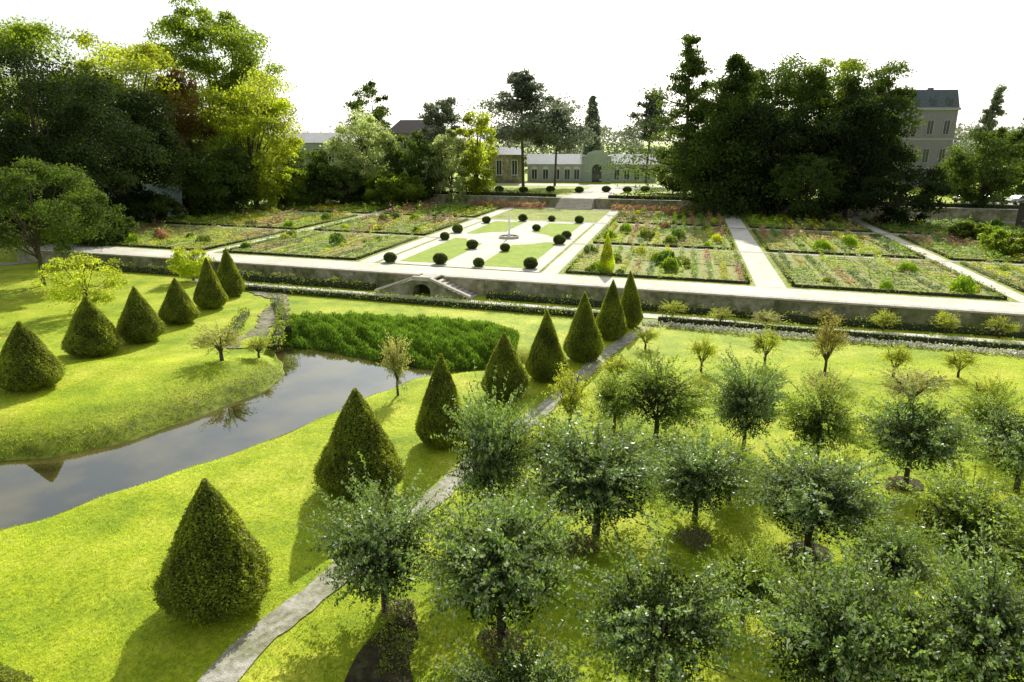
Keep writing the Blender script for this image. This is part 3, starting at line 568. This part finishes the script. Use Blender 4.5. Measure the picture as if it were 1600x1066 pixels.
orch=[('M',768,812,592,156,'upright silvery apple tree close above the gravel path, before the third yew cone'),
('M',602,955,750,208,'silvery apple tree right beside the path, right of the largest yew cone'),
('M',785,1000,746,256,'big silvery apple tree in the lower middle, right of the one beside the path'),
('M',1020,1085,838,250,'silvery apple tree at the bottom edge, right of centre'),
('M',930,835,645,235,'wide apple tree in the middle of the orchard, below the light green sapling'),
('M',1085,812,675,168,'green apple tree between the wide middle tree and its right neighbour'),
('M',1262,862,690,215,'broad apple tree right of the orchard middle'),
('M',1415,758,587,150,'dark apple tree on a clean visible trunk at the right'),
('G',1275,722,586,125,'green apple tree left of the clean trunked one'),
('M',1160,705,554,122,'apple tree in the third line from the bottom, centre right'),
('G',1025,680,545,150,'apple tree in the far orchard line nearest the path'),
('M',1588,770,607,158,'apple tree cut by the right edge of the photo, middle height'),
('M',1285,1140,866,268,'large silvery apple tree at the bottom, second from the right'),
('M',1515,1125,866,262,'large silvery apple tree in the bottom right corner'),
('G',1500,885,740,210,'yellow green apple tree low at the right, above the corner trees'),
('M',810,1190,985,225,'apple tree mostly below the bottom edge, left of centre'),
('G',1160,975,835,130,'small green apple tree between the two bottom centre trees'),
('G',1640,960,800,185,'apple tree half outside the right edge, above the corner tree'),
('M',1385,945,805,128,'small apple tree between the broad right tree and the corner'),
('G',850,745,650,108,'small green apple tree just right of the upright silvery one'),
('G',960,665,565,92,'loose green apple tree at the path side of the far line'),
('G',1140,780,685,92,'leafy green apple tree just left of the broad right one'),
('M',1400,1100,900,150,'silvery apple tree filling the gap between the two bottom right trees'),
('G',1540,705,602,84,'small yellow green apple tree right of the clean trunked one')]
for i,(k,x,yb,yt,wd,l) in enumerate(orch): plant('apple_tree',OM[i%4] if k=='M' else OG[i%4],x,yb,yt,wd,l,'tree',go,i*1.3)
gy='young saplings on the far orchard lawn'
young=[(0,1095,580,515,48,'young yellowish sapling on the bright lawn, first right of the path end'),(0,1195,570,502,48,'young sapling on the bright lawn, left of the red topped one'),
(2,1288,585,488,54,'tall red topped sapling on the bright lawn'),(0,1395,590,530,54,'low round sapling right of the red topped one'),(0,1497,590,538,50,'low yellow sapling near the right end of the lawn'),
(1,1420,640,570,104,'peach coloured bushy sapling above the clean trunked apple tree'),(0,1535,650,580,74,'yellow green sapling at the right of the lawn'),(1,1285,650,575,74,'peach tinted sapling below the red topped one'),
(0,890,670,555,76,'bright light green sapling between the path and the far orchard line'),(0,1008,545,505,42,'small yellow sapling beside the last yew cone'),
(1,622,618,512,50,'sparse pale peach sapling at the near bank of the canal'),(1,348,572,508,74,'pale peach leafy bush at the causeway end'),
(0,960,600,545,58,'little sapling beside the far end of the path'),(0,405,560,520,44,'small yellow bush at the canal edge by the causeway')]
for i,(k,x,yb,yt,wd,l) in enumerate(young): plant('sapling',YM[k],x,yb,yt,wd,l,'sapling',gy if i not in(10,11,13) else None,i*2.1)
for i,(x,yb,yt,k) in enumerate([(1050,497,465,0),(1125,505,475,0),(1290,512,478,2),(1380,516,480,0),(1475,522,482,0),(1560,530,490,0),(1195,508,480,1)]):
    plant('border_shrub',YM[k],x,yb,yt,44,'loose border shrub at the foot of the wall, %s from the left'%['first','second','fourth','fifth','sixth','seventh','third'][i],'shrub','border shrubs below the terrace wall',i)
BC=[clumpmesh(i,M['brown']) for i in range(2)]
for i,(x,y,sz,lb) in enumerate([(1240,880,1.0,'at the centre right of the orchard'),(905,860,.9,'below the wide middle apple tree'),(1085,850,.9,'between two middle apple trees'),(1400,762,.7,'under the clean trunked apple tree'),(780,1015,.9,'under the big silvery tree, bottom centre'),(625,965,.8,'under the tree beside the path'),(1290,590,.6,'under the red topped sapling'),(1430,900,.8,'at the lower right of the orchard')]):
    o=tag(obj('dried_flower_clump',BC[i%2],loc=G(x,y)),'pinkish brown dried flower clump '+lb,'flower clump','dried flower clumps in the orchard'); o.scale=(sz,sz,sz*.9); o.rotation_euler=(0,0,i)
op=[tuple(G(x,y)[:2]) for x,y in [(500,1066),(560,985),(660,930),(720,800),(800,720),(900,650),(1000,600),(1600,640),(1700,1066)]]
n=130000; q=samp(op,n,rg); nzv=np.sin(q[:,0]*.9+1)*np.sin(q[:,1]*.8)+.6*np.sin(q[:,0]*2.3+q[:,1]*1.9)+.4*np.sin(q[:,0]*4.1-q[:,1]*3.7)
edge=np.clip((nzv-.65)*1.4,0,1); k=nzv>.65; q=q[k]; e=edge[k]; n=len(q)
lv,lq=leafq(np.column_stack([q,rg.uniform(.01,1,n)*e*.32+.10]),rg.uniform(.05,.11,n),rg,.45,up=.5)
tag(obj('orchard_undergrowth',mesh_np('orchard_undergrowth',lv,lq,[M['weeds']])),'patches of leafy undergrowth and tall weeds between the orchard trees','undergrowth',kind='stuff')
def blob(name,px,py,rx,ry,z,mat,seed):
    rg=random.Random(seed); c=G(px,py); pts=[]
    for k in range(26):
        a=2*math.pi*k/26; f=1+rg.uniform(-.12,.12); pts.append((c.x+math.cos(a)*rx*f,c.y+math.sin(a)*ry*f))
    b=MB(); b.add([(p[0],p[1],gz(*p)+z) for p in pts]+[(c.x,c.y,gz(c.x,c.y)+z)],[(i,(i+1)%26,26) for i in range(26)]); o=b.build(name,mat); o['kind']='structure'
for i,(x,y,rr) in enumerate([(1265,862,.6),(1415,758,.6),(1288,590,.4)]):
    blob('soil_patch',x,y,rr,rr*.9,.03+.003*i,M['soil'],i)
bs=resamp([G(530,1090),G(560,1025),G(600,982),G(640,966),G(655,1000),G(640,1030),G(650,1090)],.3)
sheet('soil_bed',bs,.09,M['soil'])
# ------------------------------------------------------------------ big trees
def trunkmesh(b,h,r0,lean=(0,0),k=8):
    b.tube([(0,0,-.3),(lean[0]*.3,lean[1]*.3,h*.35),(lean[0]*.7,lean[1]*.7,h*.7),(lean[0],lean[1],h)],[r0,r0*.8,r0*.5,r0*.15],k)
def big(kind,px,Yd,ytop,wpx,mat,label,zb=0.0,bot=.12,leaf=None,dens=1.0,name='tree',cat='tree',group=None,seed=None,nc=None,flatt=0.0):
    seed=seed or int(px*3+Yd); rg=np.random.default_rng(seed+1000); h=ZT(Yd,ytop)-zb; p=AT(px,Yd,zb,zb+h*.6); r=wpx/F*(Yd*CT+(H-zb)*ST)/2
    t=thing(name,label,cat,p,0,group); b=MB(); Cs=[]
    leaf=leaf or max(.20,.0034*Yd)
    if kind=='broad':
        zc=h*(bot+1)/2; rz=h*(1-bot)/2; nc=nc or int(60+r*5); per=int(dens*min(620,max(140,26*r*rz*8/nc/leaf**1.0*.68)))
        trunkmesh(b,h*.75,max(.12,h*.018),(rg.uniform(-.05,.05)*h,0))
        for i in range(nc):
            d=rg.normal(size=3); d/=np.linalg.norm(d); f=rg.uniform(.45,1.08)**.6*.9
            if i<6: f=.25
            c=np.array([d[0]*r*f,d[1]*r*f,zc+d[2]*rz*f]); 
            if d[2]<-.3: c[:2]*=.88
            cr=min(r,rz)*rg.uniform(.10,.34)
            dd=rg.normal(size=(per,3)); dd/=np.linalg.norm(dd,axis=1)[:,None]; dd[:,2]=np.where(rg.random(per)<.65,np.abs(dd[:,2]),dd[:,2])
            Cs.append(c+dd*cr*(rg.uniform(.2,1.25,per)**.6)[:,None]*np.array([1,1,.75])+rg.normal(0,leaf*.4,(per,3)))
            if i%3==0: b.tube([(0,0,h*rg.uniform(.2,.5)),tuple(np.array([0,0,h*.3])*.5+c*.5),tuple(c)],[h*.006,h*.004,.03],4)
    elif kind=='conifer':
        trunkmesh(b,h*.98,h*.015); nl=26
        for i in range(nl):
            f=i/nl; z=h*(bot+(1-bot)*f); rr=r*(1-f)**.6*rg.uniform(.65,1.25)+.15
            for j in range(10):
                a=rg.uniform(0,6.28); L=rr*rg.uniform(.5,1.1); m=int(60*dens); tt=rg.random(m)**.6; zj=z+rg.uniform(-.5,.5)
                Cs.append(np.stack([np.cos(a)*L*tt,np.sin(a)*L*tt,zj-tt*L*.22*np.ones(m)],1)+rg.normal(0,.10*rr+.14,(m,3))*np.array([1,1,.8]))
    elif kind=='cedar':
        lean=rg.uniform(-.05,.05)*h; trunkmesh(b,h*.97,h*.015,(lean,0)); nl=(nc or 9)*5
        for i in range(nl):
            f=((i+rg.uniform(-1.5,1.5))/nl); f=min(1,max(0,f)); z=h*(bot+(.97-bot)*f); x0=lean*z/h
            prof=(.55+.45*math.sin(min(1,f*1.2+.2)*math.pi))*(1.12-.72*f**1.5)
            a=rg.uniform(0,6.283); L=r*1.15*prof*(rg.uniform(.25,1.1) if rg.random()<.7 else rg.uniform(.95,1.45)); up=rg.uniform(-.12,.32)
            e=np.array([math.cos(a)*L,math.sin(a)*L*.8,z+L*up])
            b.tube([(x0,0,z-L*.06),(x0+e[0]*.5,e[1]*.5,z+L*up*.25),(x0+e[0],e[1],e[2])],[h*.006,h*.004,.04],4)
            nq=4 if L>1.5 else 2
            for k in range(nq):
                q=rg.uniform(.3,1.05); m=int(rg.integers(40,120)*dens); pr=max(.4,L*rg.uniform(.10,.24))
                c=np.array([x0+e[0]*q+rg.normal(0,.3),e[1]*q+rg.normal(0,.3),z+L*up*q**1.6+rg.uniform(0,.5)])
                o_=rg.normal(0,1,(m,3))*np.array([pr,pr,.20+pr*.18]); o_[:,2]-=.25*np.hypot(o_[:,0],o_[:,1])*rg.uniform(0,1.2); Cs.append(c+o_)
        Cs.append(np.array([lean,0,h*.97])+rg.normal(0,1,(60,3))*np.array([.35,.35,.6]))
    Cn=np.concatenate(Cs); lv,lq=leafq(Cn,leaf*rg.uniform(.6,1.4,len(Cn)),rg,.62)
    obj('crown',mesh_np('crown',lv,lq,[M[mat]]),t); b.build('trunk',M['bark'],t); return t
gl='tall trees left behind the garden'; gr='tall trees right behind the garden'
big('broad',20,98,-5,230,'mid','tall sunlit green tree at the upper left corner',group=gl)
big('broad',60,76,85,290,'dark','large almost black evergreen mass at the left edge',bot=.02,group=gl,dens=1.4)
big('broad',175,90,95,190,'dark','dark evergreen right of the left edge mass',bot=.02,group=gl,dens=1.3)
big('broad',190,102,45,180,'light','yellow green tree top rising behind the dark evergreens',bot=.3,group=gl)
big('broad',340,122,-12,180,'mid','tallest airy tree of the left group, reaching the top of the photo',bot=.2,group=gl,dens=.95)
big('broad',283,106,102,92,'rust','rusty brown tree between the dark evergreens and the tallest tree',bot=.3,group=gl)
big('broad',388,112,102,165,'light','sunny yellow green tree at the right side of the left group',bot=.05,group=gl)
big('broad',330,104,215,150,'darkmid','dark green tree low in front of the tallest tree',bot=.0,group=gl,dens=1.3)
big('broad',250,114,200,130,'dark','low dark tree above the greenhouse',bot=.0,group=gl,dens=1.3)
big('broad',402,108,256,70,'light','small lime yellow shrub at the left end of the kitchen garden',name='shrub',cat='shrub',bot=.0,nc=24)
big('broad',480,122,228,130,'darkmid','mid green bushy tree right of the left group',bot=.0)
big('broad',565,124,168,105,'pale','pale green round tree before the thin dark one',bot=.0)
big('broad',580,138,110,66,'darkmid','thin dark tree with sparse top behind the pale round tree',bot=.15,dens=.55,nc=60)
big('broad',648,124,205,100,'darkmid','dark low tree before the brown roofed house',bot=.0)
big('broad',690,134,140,66,'cedar','narrow grey green tree above the brown roofed house',bot=.15)
big('broad',704,122,190,64,'pale','pale weeping tree, left of the two pale ones',bot=.0)
big('broad',744,122,165,66,'light','pale yellow tree, right of the two, beside the orangery',bot=.0)
big('cedar',818,146,113,150,'cedar','big cedar with flat layers rising above the orangery',2.8,bot=.40,nc=12)
big('cedar',868,148,155,110,'cedar','lower cedar with drooping side, right of the big cedar',2.8,bot=.42,nc=8)
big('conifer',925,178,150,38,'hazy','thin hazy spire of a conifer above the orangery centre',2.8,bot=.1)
big('cedar',1013,158,145,74,'cedar','small flat topped pine right of the orangery',2.8,bot=.5,nc=6)
big('cedar',1080,112,52,140,'darkmid','very tall sparse pine leaning at the left of the right group',1.3,bot=.10,nc=13,group=gr)
big('conifer',1145,104,82,190,'darkmid','dense dark conifer beside the tall sparse pine',1.3,bot=.0,dens=2.4,group=gr)
big('broad',1110,110,120,110,'darkmid','dark tree filling between the tall pine and the dense conifer',1.3,bot=.0,group=gr)
big('broad',1185,110,100,110,'darkmid','dark tree right behind the dense conifer',1.3,bot=.0,group=gr)
big('broad',1235,112,88,160,'darkmid','green broad tree in the middle of the right group',1.3,bot=.0,group=gr,dens=1.2)
big('broad',1300,110,80,150,'mid','lighter green tree at the highest point of the right group',1.3,bot=.05,group=gr,dens=1.1)
big('broad',1355,103,92,135,'darkmid','dark broad tree at the right end of the right group',1.3,bot=.0,group=gr,dens=1.3)
big('broad',1200,102,150,140,'dark','dark low tree filling the foot of the right group',1.3,bot=.0,group=gr,dens=1.3)
big('broad',1262,96,236,130,'darkmid','rounded green bush at the back right of the garden',1.3,bot=.0,name='bush',cat='bush',dens=1.3)
big('broad',1405,90,248,150,'dark','wide dark bush below the manor house',1.3,bot=.0,name='bush',cat='bush',dens=1.3)
big('broad',1335,98,150,150,'dark','dark evergreen filling between the broad tree and the bushes',1.3,bot=.0,group=gr,dens=1.3)
big('broad',1542,98,192,104,'darkmid','round topped olive green tree right of the manor house',0,bot=.18,dens=1.3)
big('broad',1605,120,178,80,'darkmid','dark tree at the far right edge',0,bot=.0)
big('broad',1490,125,240,70,'darkmid','dark bush at the foot of the manor house',0,bot=.0,name='bush',cat='bush')
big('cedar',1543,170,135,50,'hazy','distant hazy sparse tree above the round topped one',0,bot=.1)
big('broad',1062,126,228,80,'darkmid','low green bush right of the orangery',2.8,bot=.0,name='bush',cat='bush')
big('broad',1120,108,250,90,'dark','low dark bush at the foot of the dense conifer',1.3,bot=.0,name='bush',cat='bush')
big('broad',150,74,312,110,'darkmid','dark shrub left of the kitchen garden, in front of the greenhouse',0,bot=.0,name='bush',cat='bush',dens=1.2)
big('broad',60,80,290,150,'dark','dark shrub behind the left apple tree',0,bot=.0,name='bush',cat='bush',dens=1.2)
big('broad',225,93,303,130,'darkmid','long dark shrub below the greenhouse',1.3,bot=.0,name='bush',cat='bush',dens=1.2)
big('broad',330,106,285,120,'darkmid','dark shrub left of the lime yellow shrub',1.3,bot=.0,name='bush',cat='bush')
big('broad',460,116,262,110,'mid','sunny shrub row piece right of the lime yellow shrub',1.3,bot=.0,name='bush',cat='bush')
big('broad',530,119,262,110,'darkmid','green shrub row piece behind the left garden block',1.3,bot=.0,name='bush',cat='bush')
big('broad',610,117,268,110,'mid','green shrub behind the back left corner of the parterre',1.3,bot=.0,name='bush',cat='bush')
big('broad',45,58,246,245,'darkmid','spreading apple tree with dark trunk at the left edge',0,bot=.22,leaf=.2,dens=1.7,name='apple_tree',seed=77)
big('broad',128,48,392,125,'light','yellow green rounded small tree behind the left yew cones',0,bot=.0,leaf=.13,name='small_tree',dens=.9,nc=70)
big('broad',298,60,385,64,'light','yellow green little tree behind the fifth left yew cone',0,bot=.0,leaf=.15,name='small_tree',dens=.8)
big('broad',1580,66,360,90,'mid','leafy green bush at the right end of the kitchen garden',1.3,bot=.0,name='bush',cat='bush')
big('broad',1520,76,350,70,'mid','green bush beside the sloping path at the right',1.3,bot=.0,name='bush',cat='bush')
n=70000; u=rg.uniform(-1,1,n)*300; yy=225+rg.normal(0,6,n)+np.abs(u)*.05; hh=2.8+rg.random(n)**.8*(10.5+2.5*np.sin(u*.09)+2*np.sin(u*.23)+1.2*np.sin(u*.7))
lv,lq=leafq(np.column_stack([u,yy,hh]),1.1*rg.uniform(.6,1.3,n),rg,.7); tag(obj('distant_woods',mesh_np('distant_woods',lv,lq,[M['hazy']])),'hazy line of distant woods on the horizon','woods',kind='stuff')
# ------------------------------------------------------------------ buildings
def window(parent,x,z,wd,h,y=0,arched=False,pane=None,fr='white'):
    b=MB(); f=.14
    b.box(x-wd/2-f,x-wd/2,y-.1,y-.003,z,z+h); b.box(x+wd/2,x+wd/2+f,y-.1,y-.003,z,z+h); b.box(x-wd/2-f,x+wd/2+f,y-.1,y-.003,z+h+.002,z+h+f); b.box(x-wd/2-f-.1,x+wd/2+f+.1,y-.16,y-.003,z-f,z-.002)
    b.box(x-.04,x+.04,y-.08,y-.03,z+.001,z+h-.001)
    if arched:
        n=8; b.xprism([(x+(wd/2+f)*math.cos(math.pi*i/n),z+h+f+.002+(wd/2)*math.sin(math.pi*i/n)) for i in range(n+1)][::-1],y-.1,y-.003)
    w_=b.build('window',M[fr],parent); b=MB(); b.box(x-wd/2,x+wd/2,y-.028,y-.004,z,z+h); b.build('pane',pane or M['glass'],w_)
oc=AT(932,162,2.8); r=thing('orangery','long low pale orangery with greenish centre bay at the end of the garden axis','building',oc,math.radians(-4))
b=MB(); b.box(-16,-3.2,.3,7,0,4.0); b.build('left_wing',M['facade'],r)
b=MB(); b.box(3.2,13.6,.3,7,0,4.0); b.build('right_wing',M['facade'],r)
b=MB(); b.box(-3.19,3.19,0,7.5,0,5.6); b.box(-3.4,3.4,-.15,7.6,5.602,5.9); b.build('centre_bay',M['green_render'],r)
b=MB(); n=10; b.xprism([(2.4*math.cos(math.pi*i/n),5.903+1.1*math.sin(math.pi*i/n)) for i in range(n+1)],0,1.4); b.build('curved_pediment',M['green_render'],r)
for x0,x1 in ((-16.2,-3.25),(3.25,13.8)):
    b=MB(); b.add([(x0,.0,4.003),(x1,.0,4.003),(x1,7.2,4.003),(x0,7.2,4.003),(x0,3.6,6.2),(x1,3.6,6.2)],[(0,1,5,4),(2,3,4,5),(0,4,3),(1,2,5),(0,3,2,1)]); b.build('roof',M['roof_pale'],r)
for x in (-14.4,-11.8,-9.2,-6.8,-4.6,4.6,6.9,9.2,11.6): window(r,x,.6,1.15,2.2,.3,True)
b=MB(); n=10; pts=[(-1.1,0),(1.1,0)]+[(1.1*math.cos(math.pi*i/n),2.9+1.1*math.sin(math.pi*i/n)) for i in range(n+1)]; b.xprism(pts,-.04,-.003); b.build('arched_door',M['glass'],r)
for x in (-2.6,-1.7,1.7,2.6):
    b=MB(); b.box(x-.2,x+.2,-.14,-.004,0,5.5); b.build('pilaster',M['facade'],r)
def gable(name,label,px,Yd,zb,wd,dp,h,rh,wall,roof,rz,wins,storeys,pane=None,chim=True):
    r=thing(name,label,'building',AT(px,Yd,zb),math.radians(rz)); b=MB(); b.box(-wd/2,wd/2,0,dp,-.3,h); b.build('wall',wall,r)
    b=MB(); o=.35; b.add([(-wd/2-o,-o,h+.003),(wd/2+o,-o,h+.003),(wd/2+o,dp+o,h+.003),(-wd/2-o,dp+o,h+.003),(-wd/2+rh*.6,dp/2,h+rh),(wd/2-rh*.6,dp/2,h+rh)],[(0,1,5,4),(2,3,4,5),(3,0,4),(1,2,5),(0,3,2,1)]); ro=b.build('roof',roof,r)
    if chim: b=MB(); b.box(wd*.2,wd*.2+.8,dp/2-.4,dp/2+.4,h+rh*.6,h+rh+.9); b.build('chimney',M['brickpink'],ro)
    sh=h/storeys
    for s_ in range(storeys):
        for k in range(wins): window(r,-wd/2+wd*(k+.5)/wins,s_*sh+sh*.3,min(1.1,wd/wins*.45),sh*.5,0,False,pane)
    return r
gable('side_pavilion','grey side pavilion left of the orangery under the cedar',792,158,2.8,7,6,6.2,1.6,M['stone'],M['slate'],-4,2,1,chim=False)
gable('house','brown roofed house half hidden behind trees left of the cedar',648,150,0,11,8,13.5,2.8,M['stone'],M['tile'],-10,4,3)
gable('long_shed','low pale roofed building behind the mid green bushes at left',500,145,0,15,7,11.6,2.0,M['facade'],M['roof_pale'],5,5,2,chim=False)
r=thing('manor_house','tall pink grey manor house with blue slate mansard behind the right trees','building',AT(1442,145,0,16),math.radians(-4))
zt=ZT(145,140); mh=zt*.82; W_=13.2
b=MB(); b.box(-W_/2,W_/2,0,9,-.3,mh); b.build('wall',M['brickpink'],r)
b=MB()
for z in (mh*.36,mh*.68): b.box(-W_/2-.08,W_/2+.08,-.09,9.05,z,z+.3)
b.box(-W_/2-.3,W_/2+.3,-.3,9.3,mh+.002,mh+.5); b.build('cornice',M['greyframe'],r)
b=MB(); a=W_/2+.1; c_=W_/2-.5; b.add([(-a,-.1,mh+.503),(a,-.1,mh+.503),(a,9.1,mh+.503),(-a,9.1,mh+.503),(-c_,.5,zt),(c_,.5,zt),(c_,8.5,zt),(-c_,8.5,zt)],[(0,1,5,4),(1,2,6,5),(2,3,7,6),(3,0,4,7),(4,5,6,7)])
ro=b.build('roof',M['slate'],r)
for x in (-3.6,2.9): b=MB(); b.box(x,x+.7,5,6.2,zt-.3,zt+.7); b.build('chimney',M['brickpink'],ro)
for x in (-4.8,-1.6,1.6,4.8):
    b=MB(); b.box(x-.7,x+.7,-.05,.9,mh+.55,mh+2.3); d=b.build('dormer',M['slate'],ro); b=MB(); b.box(x-.5,x+.5,-.08,-.052,mh+.8,mh+2.1); b.build('pane',M['glass'],d)
    for z in (mh*.08,mh*.43,mh*.74): window(r,x,z,1.1,mh*.15,0,fr='greyframe')
r=thing('greenhouse','pale blue green glass greenhouse roof behind the left shrubs','greenhouse',AT(228,100,1.3),math.radians(20))
b=MB(); b.box(-5,5,0,5,0,2.6); b.build('glass_wall',M['greyglass'],r)
b=MB(); b.add([(-5.1,-.1,2.603),(5.1,-.1,2.603),(5.1,5.1,2.603),(-5.1,5.1,2.603),(-5.1,2.5,4.6),(5.1,2.5,4.6)],[(0,1,5,4),(2,3,4,5),(0,4,3),(1,2,5),(0,3,2,1)]); b.build('glass_roof',M['greyglass'],r)
b=MB()
for k in range(11):
    x=-5+k; b.tube([(x,-.16,0),(x,-.16,2.6),(x,2.5,4.72)],[.05,.05,.05],4)
b.build('glazing_bars',M['white'],r)
r=gable('outbuilding','small dark brown outbuilding at the right edge behind the garden',1650,86,1.3,6,4,3.0,.6,M['tile'],M['tile'],-15,2,1,chim=False)
def car(px,Yd,mat,label,rz,z):
    r=thing('parked_car',label,'car',AT(px,Yd,z),rz,'cars parked at the far right')
    prof=[(-2.1,.35),(-2.15,.75),(-1.7,.92),(-1.05,1.0),(-.5,1.42),(.9,1.45),(1.6,1.0),(2.1,.9),(2.15,.4)]
    b=MB(); b.xprism(prof[::-1],-.85,.85); b.build('body',mat,r,bevel=.06)
    for y in (-.87,.87):
        b=MB(); b.xprism([(-.92,1.02),(-.45,1.36),(.85,1.38),(1.35,1.02)][::-1],y-.01,y+.01); b.build('side_window',M['glass'],r)
        for x in (-1.35,1.35):
            b=MB(); b.tube([(x,y-.1,.34),(x,y+.1,.34)],[.34,.34],14); b.f.append(tuple(range(13,-1,-1))); b.build('wheel',M['rubber'],r)
    for y in (-.6,.6):
        b=MB(); b.box(-2.17,-2.12,y-.15,y+.15,.62,.76); b.build('headlight',M['white'],r)
lz=2.8
sheet('parking_lane',[AT(1490,101,lz),AT(1720,98,lz),AT(1750,112,lz),AT(1500,112,lz)],lz+.03,M['gravel'])
for px,Yd,mt,lb in ((1546,104,'black','black car parked below the round topped tree'),(1592,103,'silver','silver car parked at the far right edge'),(1512,107,'black','dark car half hidden left of the other parked cars')):
    car(px,Yd,M[mt],lb,.1,lz+.04)
print('built',len(bpy.data.objects))
